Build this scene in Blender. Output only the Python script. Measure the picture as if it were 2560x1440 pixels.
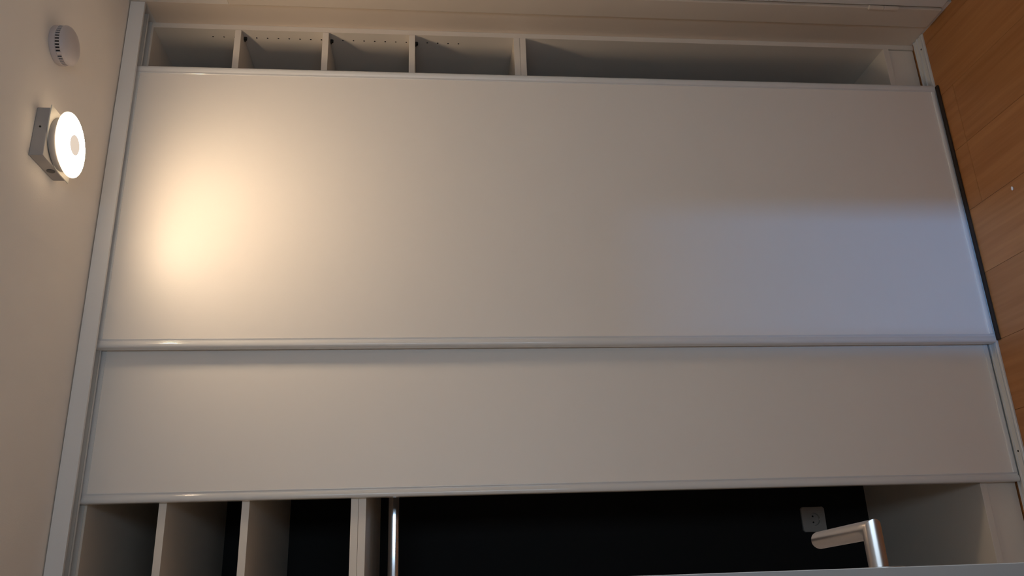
import bpy, bmesh, math, random
from mathutils import Matrix, Vector

random.seed(7)
S = bpy.context.scene
for o in list(bpy.data.objects):
    bpy.data.objects.remove(o, do_unlink=True)
COL = S.collection

# ------------------------------------------------------------------ camera
# The phone was held on its side: world "up" points to the left of the frame.
CAM = Vector((-0.0877, -1.9975, 1.5470))
FWD = Vector((0.34026, 0.93525, -0.09764))
RGT = Vector((0.93974, -0.34189, 0.00009))
UPW = Vector((0.03330, 0.09178, 0.99522))
cd = bpy.data.cameras.new('camera')
cam = bpy.data.objects.new('camera', cd)
COL.objects.link(cam)
cd.sensor_fit = 'HORIZONTAL'
cd.sensor_width = 36.0
cd.lens = 2049.0 / 2560.0 * 36.0
cd.clip_start = 0.01
X, Y, Z = -UPW, RGT, -FWD
cam.matrix_world = Matrix(((X.x, Y.x, Z.x, CAM.x), (X.y, Y.y, Z.y, CAM.y),
                           (X.z, Y.z, Z.z, CAM.z), (0, 0, 0, 1)))
S.camera = cam

# ------------------------------------------------------------------ world, daylight, exposure
w = bpy.data.worlds.new('sky')
S.world = w
w.use_nodes = True
bg = w.node_tree.nodes['Background']
bg.inputs['Color'].default_value = (0.62, 0.84, 1.05, 1)
bg.inputs['Strength'].default_value = 7.3

dl = bpy.data.lights.new('daylight', 'AREA')
dl.shape = 'RECTANGLE'
dl.size, dl.size_y = 0.12, 2.2
dl.energy = 330.0
dl.color = (0.14, 0.44, 1.0)
dlo = bpy.data.objects.new('daylight', dl)
COL.objects.link(dlo)
dlo.location = (-0.287, -6.0, 4.9)          # slim lamp added outside, shaped to throw a daylight beam in through the window
dlo.rotation_euler = (Vector((0.69, 0.0, 0.2)) - dlo.location).to_track_quat('-Z', 'Y').to_euler()

po = bpy.data.lights.new('window_portal', 'AREA')     # guides sampling of the sky through the window
po.shape = 'RECTANGLE'
po.size, po.size_y = 0.34, 1.56
po.cycles.is_portal = True
poo = bpy.data.objects.new('window_portal', po)
COL.objects.link(poo)
poo.location = (0.265, -2.77, 1.525)
poo.rotation_euler = (math.radians(90), 0, 0)

LAMP_STRENGTH = 86.0
vs = S.view_settings
vs.view_transform = 'Standard'
vs.look = 'None'
vs.exposure = 0.06
vs.gamma = 1.0
vs.use_curve_mapping = False
S.cycles.use_denoising = True
S.cycles.max_bounces = 10
S.cycles.diffuse_bounces = 6
S.cycles.sample_clamp_indirect = 4.0

# ------------------------------------------------------------------ materials
def mat(name, col, rough=0.5, metal=0.0, spec=0.5, noise=0.0, nscale=40.0, bump=0.0, bscale=200.0,
        coat=0.0):
    m = bpy.data.materials.new(name)
    m.use_nodes = True
    nt = m.node_tree
    b = nt.nodes['Principled BSDF']
    b.inputs['Base Color'].default_value = (*col, 1)
    b.inputs['Roughness'].default_value = rough
    b.inputs['Metallic'].default_value = metal
    b.inputs['Specular IOR Level'].default_value = spec
    b.inputs['Coat Weight'].default_value = coat
    tc = nt.nodes.new('ShaderNodeTexCoord')
    if noise > 0:
        n = nt.nodes.new('ShaderNodeTexNoise')
        n.inputs['Scale'].default_value = nscale
        n.inputs['Detail'].default_value = 4
        nt.links.new(tc.outputs['Object'], n.inputs['Vector'])
        mx = nt.nodes.new('ShaderNodeMix')
        mx.data_type = 'RGBA'
        mx.inputs['A'].default_value = (*[c * (1 - noise) for c in col], 1)
        mx.inputs['B'].default_value = (*[min(1, c * (1 + noise)) for c in col], 1)
        nt.links.new(n.outputs['Fac'], mx.inputs['Factor'])
        nt.links.new(mx.outputs['Result'], b.inputs['Base Color'])
    if bump > 0:
        n2 = nt.nodes.new('ShaderNodeTexNoise')
        n2.inputs['Scale'].default_value = bscale
        n2.inputs['Detail'].default_value = 3
        nt.links.new(tc.outputs['Object'], n2.inputs['Vector'])
        bp = nt.nodes.new('ShaderNodeBump')
        bp.inputs['Strength'].default_value = bump
        bp.inputs['Distance'].default_value = 0.001
        nt.links.new(n2.outputs['Fac'], bp.inputs['Height'])
        nt.links.new(bp.outputs['Normal'], b.inputs['Normal'])
    return m

def wood_mat(name):
    m = bpy.data.materials.new(name)
    m.use_nodes = True
    nt = m.node_tree
    b = nt.nodes['Principled BSDF']
    b.inputs['Roughness'].default_value = 0.42
    b.inputs['Specular IOR Level'].default_value = 0.35
    tc = nt.nodes.new('ShaderNodeTexCoord')
    oi = nt.nodes.new('ShaderNodeObjectInfo')
    mp = nt.nodes.new('ShaderNodeMapping')
    mp.inputs['Scale'].default_value = (60, 3.0, 10)
    add = nt.nodes.new('ShaderNodeVectorMath'); add.operation = 'ADD'
    sc = nt.nodes.new('ShaderNodeVectorMath'); sc.operation = 'SCALE'
    cmb = nt.nodes.new('ShaderNodeCombineXYZ')
    for k in range(3):
        nt.links.new(oi.outputs['Random'], cmb.inputs[k])
    nt.links.new(cmb.outputs[0], sc.inputs[0]); sc.inputs['Scale'].default_value = 37.0
    nt.links.new(tc.outputs['Object'], mp.inputs['Vector'])
    nt.links.new(mp.outputs[0], add.inputs[0]); nt.links.new(sc.outputs[0], add.inputs[1])
    n = nt.nodes.new('ShaderNodeTexNoise')
    n.inputs['Scale'].default_value = 1.0; n.inputs['Detail'].default_value = 6
    nt.links.new(add.outputs[0], n.inputs['Vector'])
    rp = nt.nodes.new('ShaderNodeValToRGB')
    rp.color_ramp.elements[0].position = 0.30; rp.color_ramp.elements[0].color = (0.36, 0.145, 0.046, 1)
    rp.color_ramp.elements[1].position = 0.72; rp.color_ramp.elements[1].color = (0.46, 0.205, 0.072, 1)
    nt.links.new(n.outputs['Fac'], rp.inputs['Fac'])
    hs = nt.nodes.new('ShaderNodeHueSaturation')
    mr = nt.nodes.new('ShaderNodeMapRange')
    mr.inputs['To Min'].default_value = 0.96; mr.inputs['To Max'].default_value = 1.04
    nt.links.new(oi.outputs['Random'], mr.inputs['Value'])
    nt.links.new(mr.outputs[0], hs.inputs['Value'])
    nt.links.new(rp.outputs['Color'], hs.inputs['Color'])
    nt.links.new(hs.outputs[0], b.inputs['Base Color'])
    return m

M_door = mat('satin_white_door_panel', (0.87, 0.81, 0.75), 0.43, spec=0.5, noise=0.015, nscale=3, bump=0.05, bscale=700)
M_stile = mat('white_coated_aluminium', (0.74, 0.73, 0.72), 0.12, spec=0.6)
M_fill = mat('cream_filler_strip', (0.70, 0.59, 0.49), 0.45, noise=0.02, nscale=8)
M_mel = mat('white_melamine', (0.80, 0.72, 0.63), 0.45, noise=0.02, nscale=8)
M_back = mat('dark_back_board', (0.015, 0.013, 0.012), 0.7, spec=0.2, noise=0.03, nscale=6)
M_track = mat('white_coated_track', (0.68, 0.67, 0.65), 0.30, spec=0.6)
M_fascia = mat('white_fascia', (0.78, 0.77, 0.76), 0.40)
M_ceil = mat('ceiling_paint', (0.88, 0.81, 0.74), 0.85, noise=0.03, nscale=5, bump=0.25, bscale=260)
M_wall = mat('wall_paint', (0.72, 0.66, 0.60), 0.8, noise=0.03, nscale=5, bump=0.2, bscale=260)
M_trim = mat('cream_gloss_paint', (0.66, 0.57, 0.48), 0.38, noise=0.02, nscale=10)
M_leaf = mat('white_door_leaf', (0.70, 0.68, 0.66), 0.4)
M_steel = mat('brushed_steel', (0.56, 0.51, 0.48), 0.28, metal=1.0, noise=0.04, nscale=90)
M_chrome = mat('chrome_rail', (0.75, 0.75, 0.78), 0.12, metal=1.0)
M_pin = mat('dark_pin_metal', (0.04, 0.035, 0.03), 0.4, metal=0.6)
M_plast = mat('white_plastic', (0.52, 0.47, 0.47), 0.4)
M_sock = mat('socket_plastic', (0.40, 0.36, 0.32), 0.35)
M_black = mat('dark_slot', (0.008, 0.007, 0.007), 0.7)
M_lbase = mat('lamp_grey_metal', (0.34, 0.32, 0.31), 0.45, metal=0.0, noise=0.03, nscale=30)
M_lplate = mat('lamp_cream_plate', (0.70, 0.66, 0.58), 0.45)
M_edge = mat('grey_lock_edge', (0.36, 0.33, 0.31), 0.45)
M_strip = mat('dark_floor_strip', (0.030, 0.018, 0.012), 0.9)
M_knock = mat('dark_grey_plug', (0.10, 0.095, 0.09), 0.6)
M_wood = wood_mat('beech_laminate')
M_sub = mat('subfloor', (0.06, 0.035, 0.02), 0.9)
M_crumb = mat('white_paper_crumb', (0.85, 0.8, 0.76), 0.8)
M_gap = mat('brown_gap_strip', (0.30, 0.14, 0.05), 0.8)

def glow(name, col, strength):
    m = bpy.data.materials.new(name)
    m.use_nodes = True
    nt = m.node_tree
    nt.nodes.clear()
    em = nt.nodes.new('ShaderNodeEmission')
    em.inputs['Color'].default_value = (*col, 1)
    em.inputs['Strength'].default_value = strength
    mo = nt.nodes.new('ShaderNodeOutputMaterial')
    nt.links.new(em.outputs[0], mo.inputs['Surface'])
    return m
M_glow = glow('lit_opal_glass', (1.0, 0.765, 0.515), LAMP_STRENGTH)
M_rim = glow('dimly_lit_glass_rim', (1.0, 0.765, 0.515), LAMP_STRENGTH * 0.03)
M_cap = glow('translucent_cap', (1.0, 0.82, 0.66), 0.75)

# ------------------------------------------------------------------ helpers
def link(name, bm, m, parent=None, smooth=False, bevel=0.0, seg=2, loc=None):
    bmesh.ops.recalc_face_normals(bm, faces=bm.faces)
    me = bpy.data.meshes.new(name)
    bm.to_mesh(me); bm.free()
    me.materials.append(m)
    o = bpy.data.objects.new(name, me)
    COL.objects.link(o)
    if loc is not None:
        o.location = loc
    if parent is not None:
        o.parent = parent
    if smooth:
        for p in me.polygons:
            p.use_smooth = True
        es = o.modifiers.new('split', 'EDGE_SPLIT')
        es.split_angle = math.radians(38)
    if bevel > 0:
        bv = o.modifiers.new('bevel', 'BEVEL')
        bv.width = bevel; bv.segments = seg; bv.limit_method = 'ANGLE'
    return o

def add_box(bm, x0, x1, y0, y1, z0, z1):
    v = [bm.verts.new((x, y, z)) for z in (z0, z1) for y in (y0, y1) for x in (x0, x1)]
    for f in ((0, 2, 3, 1), (4, 5, 7, 6), (0, 1, 5, 4), (2, 6, 7, 3), (0, 4, 6, 2), (1, 3, 7, 5)):
        bm.faces.new([v[i] for i in f])

def box(name, x, y, z, m, parent=None, bevel=0.0):
    """box with its origin at its own centre (or in the parent's space)"""
    bm = bmesh.new()
    add_box(bm, x[0], x[1], y[0], y[1], z[0], z[1])
    return link(name, bm, m, parent, bevel=bevel)

def add_lathe(bm, prof, seg=48, centre=(0, 0)):
    rings = []
    for r, z in prof:
        if r < 1e-6:
            rings.append([bm.verts.new((centre[0], centre[1], z))])
        else:
            rings.append([bm.verts.new((centre[0] + r * math.cos(2 * math.pi * k / seg),
                                        centre[1] + r * math.sin(2 * math.pi * k / seg), z)) for k in range(seg)])
    for a, b in zip(rings, rings[1:]):
        for k in range(seg):
            k2 = (k + 1) % seg
            if len(a) == 1 and len(b) == 1:
                continue
            if len(a) == 1:
                bm.faces.new((a[0], b[k], b[k2]))
            elif len(b) == 1:
                bm.faces.new((a[k], b[0], a[k2]))
            else:
                bm.faces.new((a[k], b[k], b[k2], a[k2]))

def extrude_z(bm, prof, z0, z1):
    a = [bm.verts.new((x, y, z0)) for x, y in prof]
    b = [bm.verts.new((x, y, z1)) for x, y in prof]
    n = len(prof)
    for k in range(n):
        bm.faces.new((a[k], a[(k + 1) % n], b[(k + 1) % n], b[k]))
    bm.faces.new(a); bm.faces.new(b[::-1])

def extrude_x(bm, prof, x0, x1):
    a = [bm.verts.new((x0, y, z)) for y, z in prof]
    b = [bm.verts.new((x1, y, z)) for y, z in prof]
    n = len(prof)
    for k in range(n):
        bm.faces.new((a[k], a[(k + 1) % n], b[(k + 1) % n], b[k]))
    bm.faces.new(a); bm.faces.new(b[::-1])

def empty(name, loc):
    o = bpy.data.objects.new(name, None)
    o.empty_display_size = 0.05
    o.location = loc
    COL.objects.link(o)
    return o

def tag(o, label, cat, kind=None, group=None):
    o['label'] = label
    o['category'] = cat
    if kind:
        o['kind'] = kind
    if group:
        o['group'] = group
    return o

# ------------------------------------------------------------------ dimensions (metres)
H = 2.40
XR = 1.507            # right wall
XL = -0.115           # left wall
YB = -2.5             # wall behind the camera
YC = 0.093            # front of the cabinets
WX0, WX1, WZ0, WZ1 = 0.100, 0.430, 0.75, 2.30      # window behind the camera
YK = 0.697            # inside back of the cabinets
T = 0.018

# ------------------------------------------------------------------ structure
fl = box('floor', (XL - 0.3, XR + 0.3), (YB - 0.2, 0.95), (-0.05, -0.008), M_sub)
tag(fl, 'brown laminate plank floor in front of the wardrobe', 'floor', 'structure')
ce = box('ceiling', (XL - 0.3, XR + 0.3), (YB - 0.2, 0.95), (H, H + 0.1), M_ceil)
tag(ce, 'plain off-white painted ceiling', 'ceiling', 'structure')

bm = bmesh.new()
add_box(bm, XR, XR + 0.12, -0.118, 0.9, 0, H)
add_box(bm, XR, XR + 0.12, YB, -0.952, 0, H)
add_box(bm, XR, XR + 0.12, -0.952, -0.118, 2.068, H)
add_box(bm, XR + 0.12, XR + 0.16, -1.0, -0.05, 0, H)
wr = link('wall_right', bm, M_wall)
tag(wr, 'painted wall at the end of the wardrobe, around the closed door', 'wall', 'structure')

bm = bmesh.new()
add_box(bm, XL - 0.3, XL, YB, -1.172, 0, H)
add_box(bm, XL - 0.3, XL, -0.312, 0.9, 0, H)
add_box(bm, XL - 0.3, XL, -1.172, -0.312, 2.05, H)
add_box(bm, XL - 0.3, XL - 0.2, -1.172, -0.312, 0, 2.05)
wl = link('wall_left', bm, M_wall)
tag(wl, 'painted wall beside the camera, around the door standing ajar', 'wall', 'structure')

wb = box('wall_back', (XL, XR), (0.72, 0.9), (0, H), M_wall)
tag(wb, 'wall behind the wardrobe', 'wall', 'structure')

# wall behind the camera with the window that lets the daylight in
bm = bmesh.new()
add_box(bm, XL, WX0, YB - 0.25, YB, 0, H)
add_box(bm, WX1, XR, YB - 0.25, YB, 0, H)
add_box(bm, WX0, WX1, YB - 0.25, YB, 0, WZ0)
add_box(bm, WX0, WX1, YB - 0.25, YB, WZ1, H)
wf = link('wall_front', bm, M_wall)
tag(wf, 'wall behind the camera with a window', 'wall', 'structure')
wi = empty('window_1', ((WX0 + WX1) / 2, YB - 0.1, WZ0))
tag(wi, 'window with a white frame behind the camera', 'window', 'structure')
# floor planks, laid towards the wardrobe
PW, PL = 0.193, 1.285
seams = [0.692 + PW * k for k in range(-5, 6)]
plank_mesh = {}
offs = [0.31, 0.90, 0.55, 0.12, 0.78, 0.42, 1.0, 0.03, 0.66, 0.247, 0.8]
for k, x0 in enumerate(seams):
    xa, xb = max(x0, XL - 0.05), min(x0 + PW, XR + 0.05)
    if xb - xa < 0.02:
        continue
    # an end joint of this row lies at y = j0
    j0 = -0.038 if abs(x0 - 1.078) < 0.01 else -0.038 - PL * offs[k]
    ys = [j0 + PL * n for n in range(-4, 5)]
    for y0 in ys:
        ya, yb = max(y0, YB), min(y0 + PL, 0.72)
        if yb - ya < 0.02:
            continue
        L, W = round(yb - ya, 4), round(xb - xa, 4)
        if (L, W) not in plank_mesh:
            bm = bmesh.new()
            add_box(bm, -W / 2 + 0.0003, W / 2 - 0.0003, -L / 2 + 0.0003, L / 2 - 0.0003, -0.008, 0.0)
            bmesh.ops.bevel(bm, geom=[e for e in bm.edges if all(v.co.z > -0.001 for v in e.verts)],
                            offset=0.0007, segments=1, affect='EDGES')
            bmesh.ops.recalc_face_normals(bm, faces=bm.faces)
            me = bpy.data.meshes.new('plank'); bm.to_mesh(me); bm.free()
            me.materials.append(M_wood)
            plank_mesh[(L, W)] = me
        o = bpy.data.objects.new('plank', plank_mesh[(L, W)])
        o.location = ((xa + xb) / 2, (ya + yb) / 2, 0)
        COL.objects.link(o); o.parent = fl

# ------------------------------------------------------------------ doorway in the right wall
d1 = empty('door_1', (XR, -0.10, 0))
tag(d1, 'closed white hinged door with painted casing, square to the wardrobe', 'door frame', 'structure')
def w2(o, p):           # keep world-space geometry under an unrotated empty
    o.parent = p
    o.matrix_parent_inverse = Matrix.Translation(-Vector(p.location))
    return o
for x0, x1, z0, z1 in ((WX0, WX0 + 0.045, WZ0, WZ1), (WX1 - 0.045, WX1, WZ0, WZ1), (WX0 + 0.045, WX1 - 0.045, WZ0, WZ0 + 0.045),
                       (WX0 + 0.045, WX1 - 0.045, WZ1 - 0.045, WZ1)):
    w2(box('window_frame', (x0, x1), (YB - 0.13, YB - 0.08), (z0, z1), M_trim), wi)
def casing(name, y0, y1, z0, z1, parent):
    bm = bmesh.new()
    add_box(bm, XR - 0.011, XR - 0.0003, y0, y1, z0, z1)
    return w2(link(name, bm, M_trim, bevel=0.003), parent)
casing('casing', -0.0935, -0.010, 0.015, 2.125, d1)
casing('casing', -1.040, -0.957, 0.007, 2.125, d1)
casing('casing', -0.957, -0.0935, 2.043, 2.125, d1)
for y0, y1, z0, z1 in ((-0.1178, -0.0990, 0.002, 2.067), (-0.9515, -0.932, 0.002, 2.067), (-0.9318, -0.1182, 2.0490, 2.067)):
    bm = bmesh.new()
    add_box(bm, XR + 0.042, XR + 0.119, y0, y1, z0, z1)
    w2(link('jamb', bm, M_trim), d1)
w2(box('door_leaf', (XR - 0.006, XR + 0.034), (-0.948, -0.0992), (0.019, 2.0470), M_leaf, bevel=0.0015), d1)
for zc in (0.205, 1.85):
    hg = empty('hinge', (0, 0, 0)); hg.parent = d1
    hg.matrix_parent_inverse = Matrix.Translation(-Vector(d1.location))
    for a, b in ((zc, zc + 0.045), (zc - 0.046, zc - 0.001)):
        bm = bmesh.new()
        add_lathe(bm, [(0, a), (0.0058, a), (0.0066, a + 0.001), (0.0066, b - 0.001), (0.0058, b), (0, b)], 20, (0, 0))
        bmesh.ops.translate(bm, verts=bm.verts, vec=(XR - 0.0125, -0.0955, 0))
        link('knuckle', bm, M_trim, hg, smooth=True)

# ------------------------------------------------------------------ door ajar in the left wall, with lever handle
d2 = empty('door_2', (-0.1125, -0.3275, 0))
d2.rotation_euler = (0, 0, math.radians(2.0))
tag(d2, 'white door standing slightly ajar beside the camera, seen edge-on', 'door', 'structure')
box('door_leaf', (-0.04, 0.0), (-0.83, 0.0), (0.008, 2.04), M_leaf, d2, bevel=0.0012)
box('lock_edge', (-0.0392, -0.0008), (-0.8308, -0.8299), (0.010, 2.038), M_edge, d2)  # thin grey sheet added to darken the lock edge

def handle(parent, y, z, nx):
    """round-bar lever: neck out of the leaf, mitred corner, bar along the leaf"""
    h = empty('lever_handle', (0, y, z)); h.parent = parent
    h['label'] = 'brushed steel lever handle'
    R_, seg = 0.0103, 28
    bm = bmesh.new()
    rings = []
    circ = [(math.cos(2 * math.pi * k / seg), math.sin(2 * math.pi * k / seg)) for k in range(seg)]
    rings.append([bm.verts.new((0.001 * nx, R_ * c, R_ * s)) for c, s in circ])
    # mitre: neck ring point (x, y=R c, z=R s) sheared so that x = L + R c
    Lx = 0.042
    rings.append([bm.verts.new((nx * (Lx - R_ * c * 1.0), R_ * c * 1.0, R_ * s)) for c, s in circ])
    # outer corner softened by a second ring
    end = 0.138
    def bar(yv, r):
        return [bm.verts.new((nx * (Lx - r * c), yv, r * s)) for c, s in circ]
    rings.append(bar(0.0135, R_))
    rings.append(bar(end - 0.0065, R_))
    for a in (0.25, 0.5, 0.75, 0.92):
        rings.append(bar(end - 0.0065 + 0.0065 * math.sin(a * math.pi / 2), R_ - 0.0055 * (1 - math.cos(a * math.pi / 2))))
    for a, b in zip(rings, rings[1:]):
        for k in range(seg):
            bm.faces.new((a[k], a[(k + 1) % seg], b[(k + 1) % seg], b[k]))
    bm.faces.new(rings[-1]); bm.faces.new(rings[0][::-1])
    link('lever', bm, M_steel, h, smooth=True)
    bm = bmesh.new()
    add_lathe(bm, [(0, 0), (0.025, 0), (0.026, 0.0004), (0.026, 0.0018), (0.0245, 0.0022), (0, 0.0022)], 40)
    bmesh.ops.rotate(bm, verts=bm.verts, cent=(0, 0, 0), matrix=Matrix.Rotation(math.pi / 2 * nx, 3, 'Y'))
    link('rose', bm, M_steel, h, smooth=True)
handle(d2, -0.770, 1.063, 1)
for nm, y0, y1, z0, z1 in (('casing', -1.25, -1.174, 0.004, 2.11), ('casing', -0.310, -0.24, 0.004, 2.11),
                           ('casing', -1.174, -0.310, 2.052, 2.11)):
    c = box(nm, (XL + 0.0003, XL + 0.010), (y0, y1), (z0, z1), M_trim, bevel=0.002)
    c.parent = wl

# ------------------------------------------------------------------ sliding-door tracks
tt = empty('door_track', (0.7, 0.05, H))
tag(tt, 'white overhead sliding-door track with flat fascia along the ceiling', 'door track')
w2(box('fascia', (XL + 0.001, XR - 0.0015), (0.0, 0.009), (2.358, H - 0.0025), M_fascia, bevel=0.0008), tt)
bm = bmesh.new()
ctop, cbot = H - 0.0008, H - 0.012
prof = [(0.010, ctop), (0.0925, ctop), (0.0925, 2.366), (0.0905, 2.366), (0.0905, cbot),
        (0.0595, cbot), (0.0595, 2.368), (0.0615, 2.366), (0.0555, 2.364), (0.0520, 2.366), (0.0540, 2.368),
        (0.0540, cbot), (0.0130, cbot), (0.0130, 2.366), (0.010, 2.366)]
extrude_x(bm, prof, XL + 0.001, XR - 0.0015)
w2(link('rail', bm, M_track), tt)

bt = empty('floor_track', (0.7, 0.055, 0))
tag(bt, 'low white sliding-door track along the floor in front of the plinth', 'door track')
bm = bmesh.new()
prof = [(0.0335, 0.0003), (0.0335, 0.0045), (0.0345, 0.0062), (0.0385, 0.0068), (0.0392, 0.0030), (0.0405, 0.0030),
        (0.0412, 0.0075), (0.0440, 0.0075), (0.0447, 0.0040), (0.0600, 0.0040), (0.0607, 0.0075), (0.0640, 0.0075),
        (0.0647, 0.0040), (0.0770, 0.0040), (0.0775, 0.0080), (0.0800, 0.0080), (0.0805, 0.0003)]
extrude_x(bm, prof, XL + 0.001, XR - 0.0015)
w2(link('rail', bm, M_track), bt)
for x in (1.462, 0.85, 0.2):
    bm = bmesh.new()
    add_lathe(bm, [(0, 0.0041), (0.0030, 0.0041), (0.0030, 0.0045), (0, 0.0048)], 14, (x, 0.053))
    w2(link('screw', bm, M_pin), bt)

# ------------------------------------------------------------------ sliding doors
def sliding_door(x0, x1, yf, z0, z1, label, with_strip=False):
    d = empty('sliding_door', ((x0 + x1) / 2, yf, z0))
    tag(d, label, 'sliding door', group='wardrobe sliding doors')
    sw = 0.0235
    pf = yf + 0.0045                     # panel face behind the stile front
    w2(box('panel', (x0 + sw - 0.004, x1 - sw + 0.004), (pf, pf + 0.010), (z0 + 0.004, z1 - 0.002), M_door), d)
    def stile(xe, sgn):
        # (s from panel side to outer edge, depth in front of the panel face)
        pr = [(0.0, -0.001), (0.0, 0.0012), (0.0008, 0.0020), (0.0022, 0.0020), (0.0034, 0.0010), (0.0060, 0.0006),
              (0.0075, 0.0012), (0.0085, 0.0022), (0.0100, 0.0031), (0.0120, 0.0038), (0.0140, 0.0043), (0.0158, 0.0045), (0.0176, 0.0043),
              (0.0195, 0.0038), (0.0213, 0.0028), (0.0226, 0.0014), (0.0233, -0.0005), (0.0235, -0.003), (0.0235, -0.0205), (0.0, -0.0205)]
        bm = bmesh.new()
        extrude_z(bm, [(xe + sgn * (sw - s), pf - dd) for s, dd in pr], z0, z1)
        w2(link('stile', bm, M_stile, smooth=True), d)
    stile(x0, 1); stile(x1, -1)
    bm = bmesh.new()
    pr = [(pf - 0.0035, z0 + 0.002), (pf - 0.0042, z0 + 0.004), (pf - 0.0042, z0 + 0.011), (pf - 0.003, z0 + 0.013),
          (pf + 0.012, z0 + 0.013), (pf + 0.012, z0 + 0.001), (pf - 0.0025, z0 + 0.001)]
    extrude_x(bm, pr, x0 + sw, x1 - sw)
    w2(link('bottom_rail', bm, M_stile, smooth=True), d)
    if with_strip:
        w2(box('floor_strip', (x0 + 0.004, x1 - 0.004), (yf - 0.009, yf + 0.004), (0.0005, z0 - 0.002), M_strip, bevel=0.003), d)  # thin dark strip along the floor in front of the door bottom
    bm = bmesh.new()
    pr = [(pf - 0.002, z1 - 0.001), (pf - 0.002, z1 - 0.016), (pf + 0.012, z1 - 0.016), (pf + 0.012, z1 - 0.001)]
    extrude_x(bm, pr, x0 + sw, x1 - sw)
    w2(link('top_rail', bm, M_stile), d)
    return d
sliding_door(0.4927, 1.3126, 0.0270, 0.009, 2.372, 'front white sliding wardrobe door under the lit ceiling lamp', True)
sliding_door(0.1237, 0.9436, 0.0640, 0.009, 2.372, 'rear white sliding wardrobe door, partly behind the front one, next to the handle')

# ------------------------------------------------------------------ cabinets
def drilled_panel(name, x0, x1, zs, ys, faces, parent):
    """upright panel with real 5 mm shelf-pin holes on the named faces (-1 left, +1 right)"""
    o = box(name, (x0, x1), (YC, YK + 0.006), (0.0, 2.379), M_mel)
    if zs:
        bm = bmesh.new()
        for z in zs:
            for y in ys:
                for f in faces:
                    xc = x0 if f < 0 else x1
                    m = Matrix.Translation((xc, y, z)) @ Matrix.Rotation(math.pi / 2, 4, 'Y')
                    bmesh.ops.create_cone(bm, cap_ends=True, segments=10, radius1=0.0026, radius2=0.0026, depth=0.018, matrix=m)
        me = bpy.data.meshes.new('cut'); bm.to_mesh(me); bm.free()
        me.materials.append(M_black)  # hole walls coloured near-black for the shade inside them
        co = bpy.data.objects.new('cut', me); COL.objects.link(co)
        bo = o.modifiers.new('holes', 'BOOLEAN'); bo.operation = 'DIFFERENCE'; bo.solver = 'EXACT'; bo.material_mode = 'TRANSFER'; bo.object = co
        dg = bpy.context.evaluated_depsgraph_get()
        nm = bpy.data.meshes.new_from_object(o.evaluated_get(dg))
        o.modifiers.clear(); o.data = nm
        bpy.data.objects.remove(co, do_unlink=True)
    w2(o, parent)
    return o

HOLES = [2.2005 - 0.032 * k for k in range(24)]
XM = 0.705
def cabinet(x0, x1, label, shelves, double, rows):
    c = empty('wardrobe_cabinet', ((x0 + x1) / 2, (YC + YK) / 2, 0))
    tag(c, label, 'cabinet', group='wardrobe cabinets')
    t = 0.0165
    drilled_panel('side_panel', x0, x0 + t, rows, (0.130, 0.60), (1,), c)
    drilled_panel('side_panel', x1 - t, x1, rows, (0.130, 0.60), (-1,), c)
    a, b = x0 + t, x1 - t
    w2(box('top_panel', (a, b), (YC, YK + 0.006), (2.361, 2.379), M_mel), c)
    w2(box('bottom_panel', (a, b), (YC, YK + 0.006), (0.086, 0.104), M_mel, bevel=0.0006), c)
    w2(box('back_panel', (a, b), (YK, YK + 0.004), (0.104, 2.361), M_back), c)
    w2(box('plinth', (a + 0.002, b - 0.003), (YC + 0.003, YC + 0.019), (0.003, 0.0845), M_mel), c)
    for zt in shelves:                       # top of each adjustable shelf
        w2(box('shelf', (a + 0.0008, b - 0.0008), (YC, YK - 0.001), (zt - T, zt), M_mel, bevel=0.0006), c)
    zt = double                              # two boards, one on the other
    w2(box('fixed_shelf', (a, b), (YC, YK - 0.0005), (zt - T, zt), M_mel, bevel=0.0005), c)
    w2(box('fixed_shelf', (a, b), (YC, YK - 0.0005), (zt - 2 * T - 0.0006, zt - T - 0.0006), M_mel, bevel=0.0005), c)
    return c, a, b

cr, ra, rb = cabinet(XM, XR - 0.0008, 'open white cabinet with pin holes and five compartments beside the door frame',
                     (2.1275, 1.8720, 1.6150), 1.2965, HOLES)
clf, la, lb = cabinet(XL + 0.001, XM - 0.0008, 'open white cabinet with clothes rail and wall socket, behind the lever handle',
                      (2.1965, 2.0030), 1.7430, None)
# white strip of side filler closing the gap between wall corner and cabinet
w2(box('side_filler', (XR - 0.0010, XR - 0.0002), (0.0005, YC - 0.0006), (0.0085, 2.356), M_fill), cr)
# brown strip added as the floor showing between plinth and track
w2(box('floor_gap_strip', (ra, rb), (YC - 0.0085, YC - 0.0012), (0.0004, 0.0022), M_gap), cr)
# shelf pins
for z in (2.1045, 1.8485, 1.5925):
    for sgn, xw in ((-1, rb), (1, ra)):
        for y in (0.130, 0.60):
            bm = bmesh.new()
            m = Matrix.Translation((xw + sgn * 0.004, y, z)) @ Matrix.Rotation(math.pi / 2, 4, 'Y')
            bmesh.ops.create_cone(bm, cap_ends=True, segments=12, radius1=0.0042, radius2=0.0042, depth=0.009, matrix=m)
            add_box(bm, min(xw, xw + sgn * 0.0095), max(xw, xw + sgn * 0.0095), y - 0.004, y + 0.008, z + 0.0012, z + 0.0045)
            w2(link('shelf_pin', bm, M_pin), cr)
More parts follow.
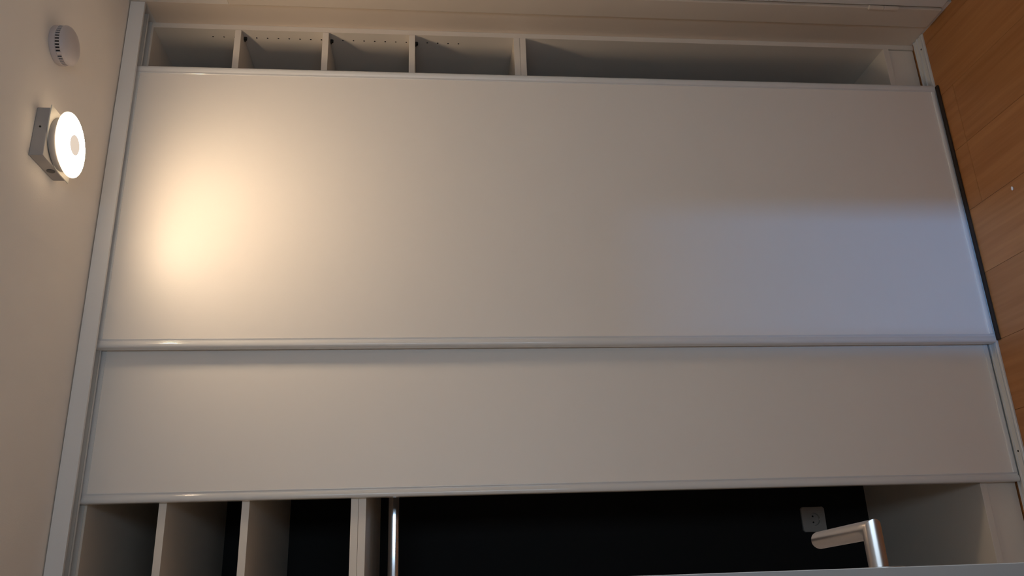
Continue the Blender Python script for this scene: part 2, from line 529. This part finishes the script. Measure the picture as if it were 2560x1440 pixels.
# clothes rail (oval tube) with end brackets
bm = bmesh.new()
pr = [(0.36 + 0.0075 * math.cos(t), 1.650 + 0.0150 * math.sin(t)) for t in [2 * math.pi * k / 28 for k in range(28)]]
extrude_x(bm, pr, la + 0.002, lb - 0.002)
rail = w2(link('clothes_rail', bm, M_chrome, smooth=True), clf)
for x0, x1 in ((la + 0.0002, la + 0.004), (lb - 0.004, lb - 0.0002)):
    bm = bmesh.new()
    pr = [(0.36 + 0.0125 * math.cos(t), 1.650 + 0.021 * math.sin(t)) for t in [2 * math.pi * k / 28 for k in range(28)]]
    extrude_x(bm, pr, x0, x1)
    o = link('rail_bracket', bm, M_chrome); o.parent = clf
    o.matrix_parent_inverse = Matrix.Translation(-Vector(clf.location))

# ------------------------------------------------------------------ wall socket on the cabinet back
SX, SZ = 0.0815, 0.297
so = empty('wall_socket', (SX, YK, SZ))
tag(so, 'square white wall socket at the back of the dark left cabinet', 'socket')
bm = bmesh.new()
def add_ringplate(bm, half, r_in, y_front, y_back, seg=40, corner=0.006):
    """square plate with a round hole, front towards -y"""
    outer, inner = [], []
    for k in range(seg):
        a = 2 * math.pi * (k + 0.5) / seg
        c, s = math.cos(a), math.sin(a)
        q = half / max(abs(c), abs(s))
        x, z = c * q, s * q
        lim = half - corner
        if abs(x) > lim and abs(z) > lim:
            dx, dz = abs(x) - lim, abs(z) - lim
            dn = math.hypot(dx, dz)
            if dn > corner:
                x = math.copysign(lim + dx / dn * corner, x); z = math.copysign(lim + dz / dn * corner, z)
        outer.append((x, z)); inner.append((r_in * c, r_in * s))
    vf = [bm.verts.new((x * 0.965, y_front, z * 0.965)) for x, z in outer]
    vm = [bm.verts.new((x, y_front + 0.002, z)) for x, z in outer]
    vb = [bm.verts.new((x, y_back, z)) for x, z in outer]
    wf_ = [bm.verts.new((x, y_front, z)) for x, z in inner]
    wb_ = [bm.verts.new((x, y_back, z)) for x, z in inner]
    for k in range(seg):
        j = (k + 1) % seg
        bm.faces.new((vf[k], vf[j], wf_[j], wf_[k]))
        bm.faces.new((vm[k], vm[j], vf[j], vf[k]))
        bm.faces.new((vb[k], vb[j], vm[j], vm[k]))
        bm.faces.new((wf_[k], wf_[j], wb_[j], wb_[k]))
add_ringplate(bm, 0.040, 0.0205, -0.009, -0.0003)
link('cover_plate', bm, M_sock, so)
bm = bmesh.new()      # recessed cup
add_lathe(bm, [(0.0205, 0.0088), (0.0195, 0.0010), (0, 0.0010)], 36)
bmesh.ops.rotate(bm, verts=bm.verts, cent=(0, 0, 0), matrix=Matrix.Rotation(math.pi / 2, 3, 'X'))
link('cup', bm, M_sock, so, smooth=True)
for sx in (-0.0095, 0.0095):
    bm = bmesh.new()
    add_lathe(bm, [(0, 0.0016), (0.0030, 0.0016), (0.0030, 0.0010), (0, 0.0010)], 16, (sx, 0))
    bmesh.ops.rotate(bm, verts=bm.verts, cent=(0, 0, 0), matrix=Matrix.Rotation(math.pi / 2, 3, 'X'))
    link('pin_hole', bm, M_black, so)
for sz in (-0.0185, 0.0185):
    bm = bmesh.new()
    add_box(bm, -0.0025, 0.0025, -0.0090, -0.0012, sz - 0.0012, sz + 0.0012)
    link('earth_clip', bm, M_steel, so)

# ------------------------------------------------------------------ ceiling lamp
LX, LY = 0.8635, -0.3115
lp = empty('ceiling_lamp', (LX, LY, H))
tag(lp, 'lit round opal ceiling lamp with grey centre cap on a square base', 'lamp')
bm = bmesh.new()
add_box(bm, -0.0585, 0.0585, -0.0605, 0.0605, -0.030, -0.0004)
link('base_box', bm, M_lbase, lp, bevel=0.002)
# cream cover plate, its corner towards the left wall cut back in a curve
pts = [(0.0625, -0.0645), (0.0625, 0.0645), (-0.0625, 0.0645)]
for k in range(13):
    a = math.pi / 2 * k / 12
    pts.append((-0.0625 + 0.085 * (1 - math.cos(a)), 0.0225 - 0.087 * math.sin(a)))
bm = bmesh.new()
extrude_z(bm, pts, -0.0325, -0.0302)
link('square_plate', bm, M_lplate, lp)
bm = bmesh.new()
add_lathe(bm, [(0, -0.0326), (0.0585, -0.0326), (0.0600, -0.0350), (0.0600, -0.0455), (0.0580, -0.0478), (0, -0.0480)], 56)
link('collar', bm, M_lbase, lp, smooth=True)
bm = bmesh.new()
add_lathe(bm, [(0.0720, -0.0560), (0.064, -0.0588), (0.049, -0.0611), (0.022, -0.0625), (0, -0.0627)], 64)
link('glass_diffuser', bm, M_glow, lp, smooth=True)
bm = bmesh.new()
add_lathe(bm, [(0, -0.0482), (0.060, -0.0482), (0.067, -0.0502), (0.0725, -0.0530), (0.0732, -0.0544), (0.0721, -0.0559)], 64)
link('glass_rim', bm, M_rim, lp, smooth=True)
bm = bmesh.new()
add_lathe(bm, [(0, -0.0620), (0.0226, -0.0620), (0.0226, -0.0638), (0.0205, -0.0650), (0, -0.0654)], 40)
link('centre_cap', bm, M_cap, lp, smooth=True)
bm = bmesh.new()
add_lathe(bm, [(0, 0), (0.0022, 0), (0.0022, 0.0012), (0, 0.0016)], 12)
bmesh.ops.rotate(bm, verts=bm.verts, cent=(0, 0, 0), matrix=Matrix.Rotation(math.pi / 2, 3, 'X'))
bmesh.ops.translate(bm, verts=bm.verts, vec=(0.010, -0.0606, -0.014))
link('screw', bm, M_pin, lp)
bm = bmesh.new()      # cable knock-out on the side of the base
add_lathe(bm, [(0, 0), (0.0085, 0), (0.0085, 0.0012), (0.0060, 0.0016), (0, 0.0016)], 24)
bmesh.ops.rotate(bm, verts=bm.verts, cent=(0, 0, 0), matrix=Matrix.Rotation(-math.pi / 2, 3, 'Y'))
bmesh.ops.translate(bm, verts=bm.verts, vec=(-0.0586, 0.012, -0.016))
link('knock_out', bm, M_knock, lp, smooth=True)

# ------------------------------------------------------------------ smoke detector
sd = empty('smoke_detector', (1.1066, -0.337, H))
sd.scale = (0.93, 0.93, 1.0)
tag(sd, 'small round white smoke detector with dark vent slots on the ceiling', 'smoke detector')
bm = bmesh.new()
add_lathe(bm, [(0, -0.0003), (0.0475, -0.0003), (0.0490, -0.003), (0.0490, -0.0125), (0.0478, -0.0135), (0, -0.0135)], 56)
link('base', bm, M_plast, sd, smooth=True)
bm = bmesh.new()
add_lathe(bm, [(0, -0.0136), (0.0452, -0.0136), (0.0452, -0.0225), (0, -0.0225)], 48)
link('vent_core', bm, M_black, sd, smooth=True)
rib_me = None
for k in range(40):
    a = 2 * math.pi * k / 40
    if rib_me is None:
        bm = bmesh.new()
        add_box(bm, 0.0449, 0.0477, -0.0017, 0.0017, -0.0227, -0.0134)
        o = link('vent_rib', bm, M_plast, sd); rib_me = o.data
    else:
        o = bpy.data.objects.new('vent_rib', rib_me); COL.objects.link(o); o.parent = sd
    o.rotation_euler = (0, 0, a)
bm = bmesh.new()
add_lathe(bm, [(0, -0.0226), (0.0475, -0.0226), (0.0488, -0.0240), (0.0482, -0.0275), (0.0455, -0.0315), (0.0400, -0.0350),
               (0.0300, -0.0378), (0.0150, -0.0392), (0, -0.0395)], 56)
link('cover', bm, M_plast, sd, smooth=True)
bm = bmesh.new()
add_lathe(bm, [(0, -0.0378), (0.0035, -0.0372), (0.0040, -0.0350), (0, -0.0350)], 16, (0.022, 0.020))
link('indicator', bm, M_plast, sd, smooth=True)
for a in (-2.55, 0.62):
    bm = bmesh.new()
    add_box(bm, 0.0470, 0.0505, -0.003, 0.003, -0.0255, -0.0150)
    o = link('clip', bm, M_plast, sd, bevel=0.0008); o.rotation_euler = (0, 0, a)

# ------------------------------------------------------------------ crumb on the floor
bm = bmesh.new()
bmesh.ops.create_icosphere(bm, subdivisions=2, radius=0.0042)
for v in bm.verts:
    v.co.x *= 1.25 + 0.25 * random.random(); v.co.y *= 0.75 + 0.3 * random.random()
    v.co.z = max(v.co.z * 0.55, -0.0018)
zmin = min(v.co.z for v in bm.verts)
bmesh.ops.translate(bm, verts=bm.verts, vec=(0, 0, -zmin))
cb = link('paper_crumb', bm, M_crumb, loc=(0.8639, -0.1615, 0.0))
tag(cb, 'tiny white scrap lying on the brown plank floor', 'scrap')
